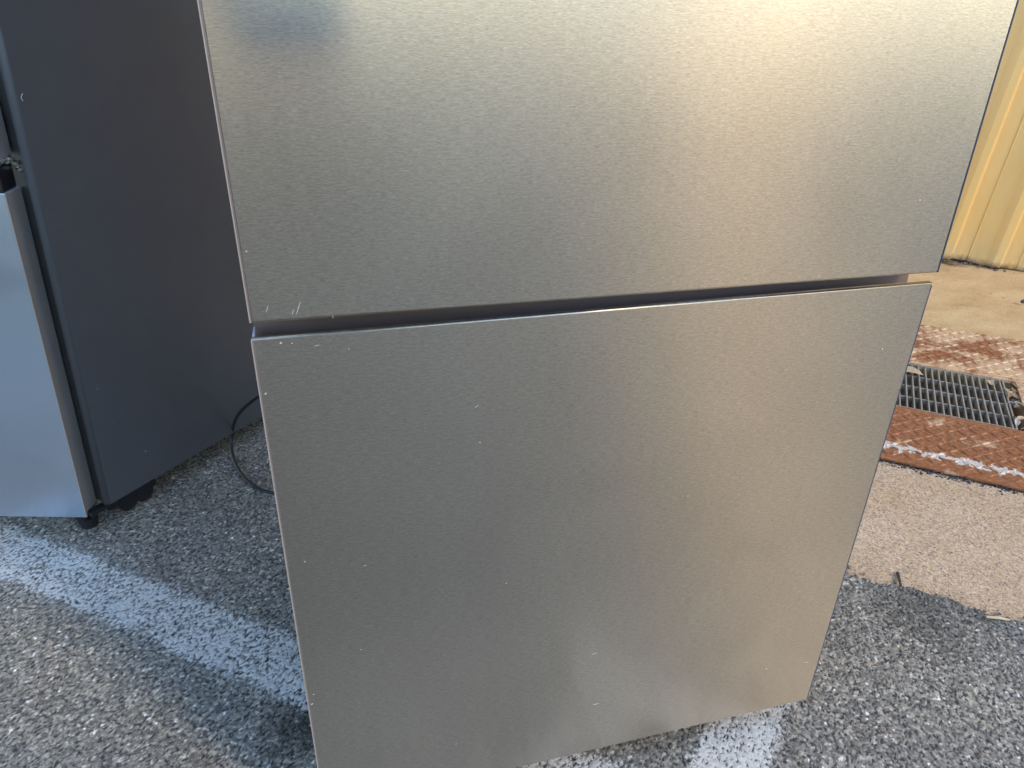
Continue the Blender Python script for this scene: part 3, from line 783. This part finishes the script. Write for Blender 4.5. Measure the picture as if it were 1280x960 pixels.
# ------------------------------------------------------------------ the person taking the picture, standing to the left and holding it out at arms length
M_skin = mat_simple('skin', (0.52, 0.34, 0.25), .5, var=.06)
M_shirt = mat_simple('pale_blue_cotton', (0.20, 0.24, 0.30), .85, var=.08, bump=.3, bscale=90)
M_jeans = mat_simple('dark_denim', (0.035, 0.045, 0.070), .85, var=.2, bump=.3, bscale=150)
M_hair = mat_simple('brown_hair', (0.05, 0.032, 0.022), .6, var=.3, bump=.6, bscale=80)
M_shoe = mat_simple('black_shoe', (0.02, 0.02, 0.022), .5)
M_glass = mat_simple('phone_glass', (0.015, 0.015, 0.018), .12)
PX, PY = -0.46, -0.50
pe = empty('person', (PX, PY, 0))
tag(pe, 'person in blue t-shirt and dark jeans holding out a phone, blurred in the steel', 'person')
def skinned(name, verts, edges, rad, mat, parent, sub=2):
    me = bpy.data.meshes.new(name); me.from_pydata([Vector(v) for v in verts], edges, []); me.update()
    o = bpy.data.objects.new(name, me); COL.objects.link(o)
    o.modifiers.new('s', 'SKIN'); lay = me.skin_vertices[0].data
    for i, r in enumerate(rad): lay[i].radius = (r, r) if not isinstance(r, tuple) else r
    lay[0].use_root = True
    o.modifiers.new('u', 'SUBSURF').levels = sub
    m2 = bpy.data.meshes.new_from_object(o.evaluated_get(bpy.context.evaluated_depsgraph_get()))
    bpy.data.objects.remove(o)
    return link(name, m2, mat, parent, True)
V = []; E = []; Rr = []
def node(p, r, prev=None):
    V.append(p); Rr.append(r)
    if prev is not None: E.append((prev, len(V) - 1))
    return len(V) - 1
a = node((0, 0, .93), (.155, .11)); b = node((0, 0, 1.10), (.135, .095), a); c = node((0, .01, 1.28), (.16, .105), b); d = node((0, .01, 1.40), (.12, .08), c)
e = node((0, .02, 1.48), .055, d); f_ = node((0, .045, 1.54), .056, e)
hands = []
for sx in (-1, 1):
    s1 = node((sx * .175, .0, 1.39), .062, d)
    if sx > 0:
        s2 = node((.24, .11, 1.27), .048, s1); s3 = node((.29, .21, 1.14), .040, s2); s4 = node((.345, .34, 1.08), .034, s3); s5 = node((.385, .42, 1.035), .024, s4); node((.405, .443, 1.028), .026, s5)
    else:
        s2 = node((-.21, -.01, 1.24), .048, s1); s3 = node((-.235, -.01, 1.09), .040, s2); s4 = node((-.245, .04, .95), .034, s3); s5 = node((-.245, .07, .84), .024, s4); node((-.245, .08, .80), .027, s5)
    l1 = node((sx * .095, 0, .86), .088, a); l2 = node((sx * .115, .015, .50), .058, l1); l3 = node((sx * .12, -.005, .30), .052, l2); l4 = node((sx * .125, -.02, .09), .036, l3); l5 = node((sx * .135, .06, .045), .036, l4); node((sx * .145, .15, .03), .028, l5)
body = skinned('body', V, E, Rr, M_skin, pe)
for k in range(4):                       # right hand: four fingers across the back of the phone, thumb on the screen side
    z0 = 1.062 - k * .019; L_ = (.9, 1.0, .95, .78)[k]
    skinned('finger', [(.400, .438, 1.036 - k * .010), (.392, .466, z0), (.400, .492, z0), (.424 + .006 * L_, .499, z0 - .002)], [(0, 1), (1, 2), (2, 3)], [.010, .009, .008, .0065], M_skin, body, 1)
    skinned('finger', [(-.245, .105 - k * .018, .80), (-.243, .108 - k * .019, .765), (-.236, .104 - k * .018, .735 + (1 - L_) * .02), (-.226, .100 - k * .017, .715 + (1 - L_) * .04)], [(0, 1), (1, 2), (2, 3)], [.010, .009, .008, .0065], M_skin, body, 1)
skinned('thumb', [(.405, .430, 1.020), (.425, .436, 1.034), (.446, .452, 1.046)], [(0, 1), (1, 2)], [.013, .011, .009], M_skin, body, 1)
skinned('thumb', [(-.238, .10, .835), (-.222, .122, .805), (-.214, .128, .775)], [(0, 1), (1, 2)], [.013, .011, .009], M_skin, body, 1)
# shirt, jeans, shoes
V = []; E = []; Rr = []
z_ = node((0, 0, .80), (.176, .132)); a = node((0, 0, .90), (.172, .130), z_); b = node((0, 0, 1.08), (.160, .120), a); c = node((0, .01, 1.28), (.178, .122), b); d = node((0, .01, 1.40), (.135, .092), c); node((0, .015, 1.455), .072, d)
for sx in (-1, 1):
    s1 = node((sx * .18, .0, 1.39), .074, d); node((.245, .115, 1.265) if sx > 0 else (-.212, -.01, 1.22), .064, s1)
skinned('t_shirt', V, E, Rr, M_shirt, pe)
V = []; E = []; Rr = []
z_ = node((0, 0, 1.02), (.145, .105)); a = node((0, 0, .93), (.155, .110), z_)
for sx in (-1, 1):
    l1 = node((sx * .095, 0, .84), .102, a); l2 = node((sx * .115, .015, .50), .076, l1); l3 = node((sx * .12, -.005, .28), .070, l2); node((sx * .125, -.02, .07), .064, l3)
skinned('jeans', V, E, Rr, M_jeans, pe)
for sx in (-1, 1):
    skinned('shoe', [(sx * .125, -.055, .042), (sx * .13, .02, .048), (sx * .14, .11, .036), (sx * .147, .18, .030)], [(0, 1), (1, 2), (2, 3)], [.036, .044, .042, .028], M_shoe, pe)
# head, looking down at the phone
HM = Matrix.Translation((0, .065, 1.625)) @ Matrix.Rotation(R_(-35), 4, 'Z') @ Matrix.Rotation(R_(-22), 4, 'X')
bm = bmesh.new(); bmesh.ops.create_uvsphere(bm, u_segments=32, v_segments=24, radius=1)
for v in bm.verts:
    x, y, z = v.co; k = 1 - .28 * max(0, -z) ** 1.5
    nose = math.exp(-((x / .17) ** 2 + ((z + .12) / .25) ** 2)) * (y > 0) * .28
    eye = (math.exp(-(((abs(x) - .36) / .16) ** 2 + ((z - .05) / .12) ** 2))) * (y > 0) * .10
    lip = math.exp(-((x / .28) ** 2 + ((z + .52) / .07) ** 2)) * (y > 0) * .06
    v.co = HM @ Vector((x * .074 * k, y * .096 + (nose - eye + lip) * .096, z * .118))
for sx in (-1, 1):
    bmesh.ops.create_uvsphere(bm, u_segments=10, v_segments=8, radius=1, matrix=HM @ Matrix.Translation((sx * .076, -.005, -.005)) @ Matrix.Diagonal((.008, .018, .030, 1)))
frombm('head', bm, M_skin, body, True)
bm = bmesh.new(); bmesh.ops.create_uvsphere(bm, u_segments=28, v_segments=20, radius=1)
dele = [v for v in bm.verts if (v.co.y > .05 and v.co.z < .42) or v.co.z < -.45]
bmesh.ops.delete(bm, geom=dele, context='VERTS')
for v in bm.verts:
    x, y, z = v.co; v.co = HM @ Vector((x * .082, y * .104 - .003, z * .127)) + Vector((random.gauss(0, 1), random.gauss(0, 1), random.gauss(0, 1))) * .0015
frombm('hair', bm, M_hair, pe, True)
ph = empty('phone', mat=camo.matrix_world @ Matrix.Translation((0.020, -0.012, 0.020)))
tag(ph, 'dark phone held out in one raised hand, a blurred smudge in the steel', 'phone')
bm = bmesh.new(); add_box(bm, -.074, .074, -.036, .036, -.004, .004, bev=.003); frombm('case', bm, M_black, ph)
bm = bmesh.new(); add_box(bm, -.070, .070, -.033, .033, .0042, .0047); frombm('screen', bm, M_glass, ph)
for xx, yy in ((-.050, .016), (-.050, -.008), (-.030, .004)):
    bm = bmesh.new(); add_cyl(bm, (xx, yy, -.0065), (xx, yy, -.0042), .007, .007, 18); frombm('lens', bm, M_glass, ph)
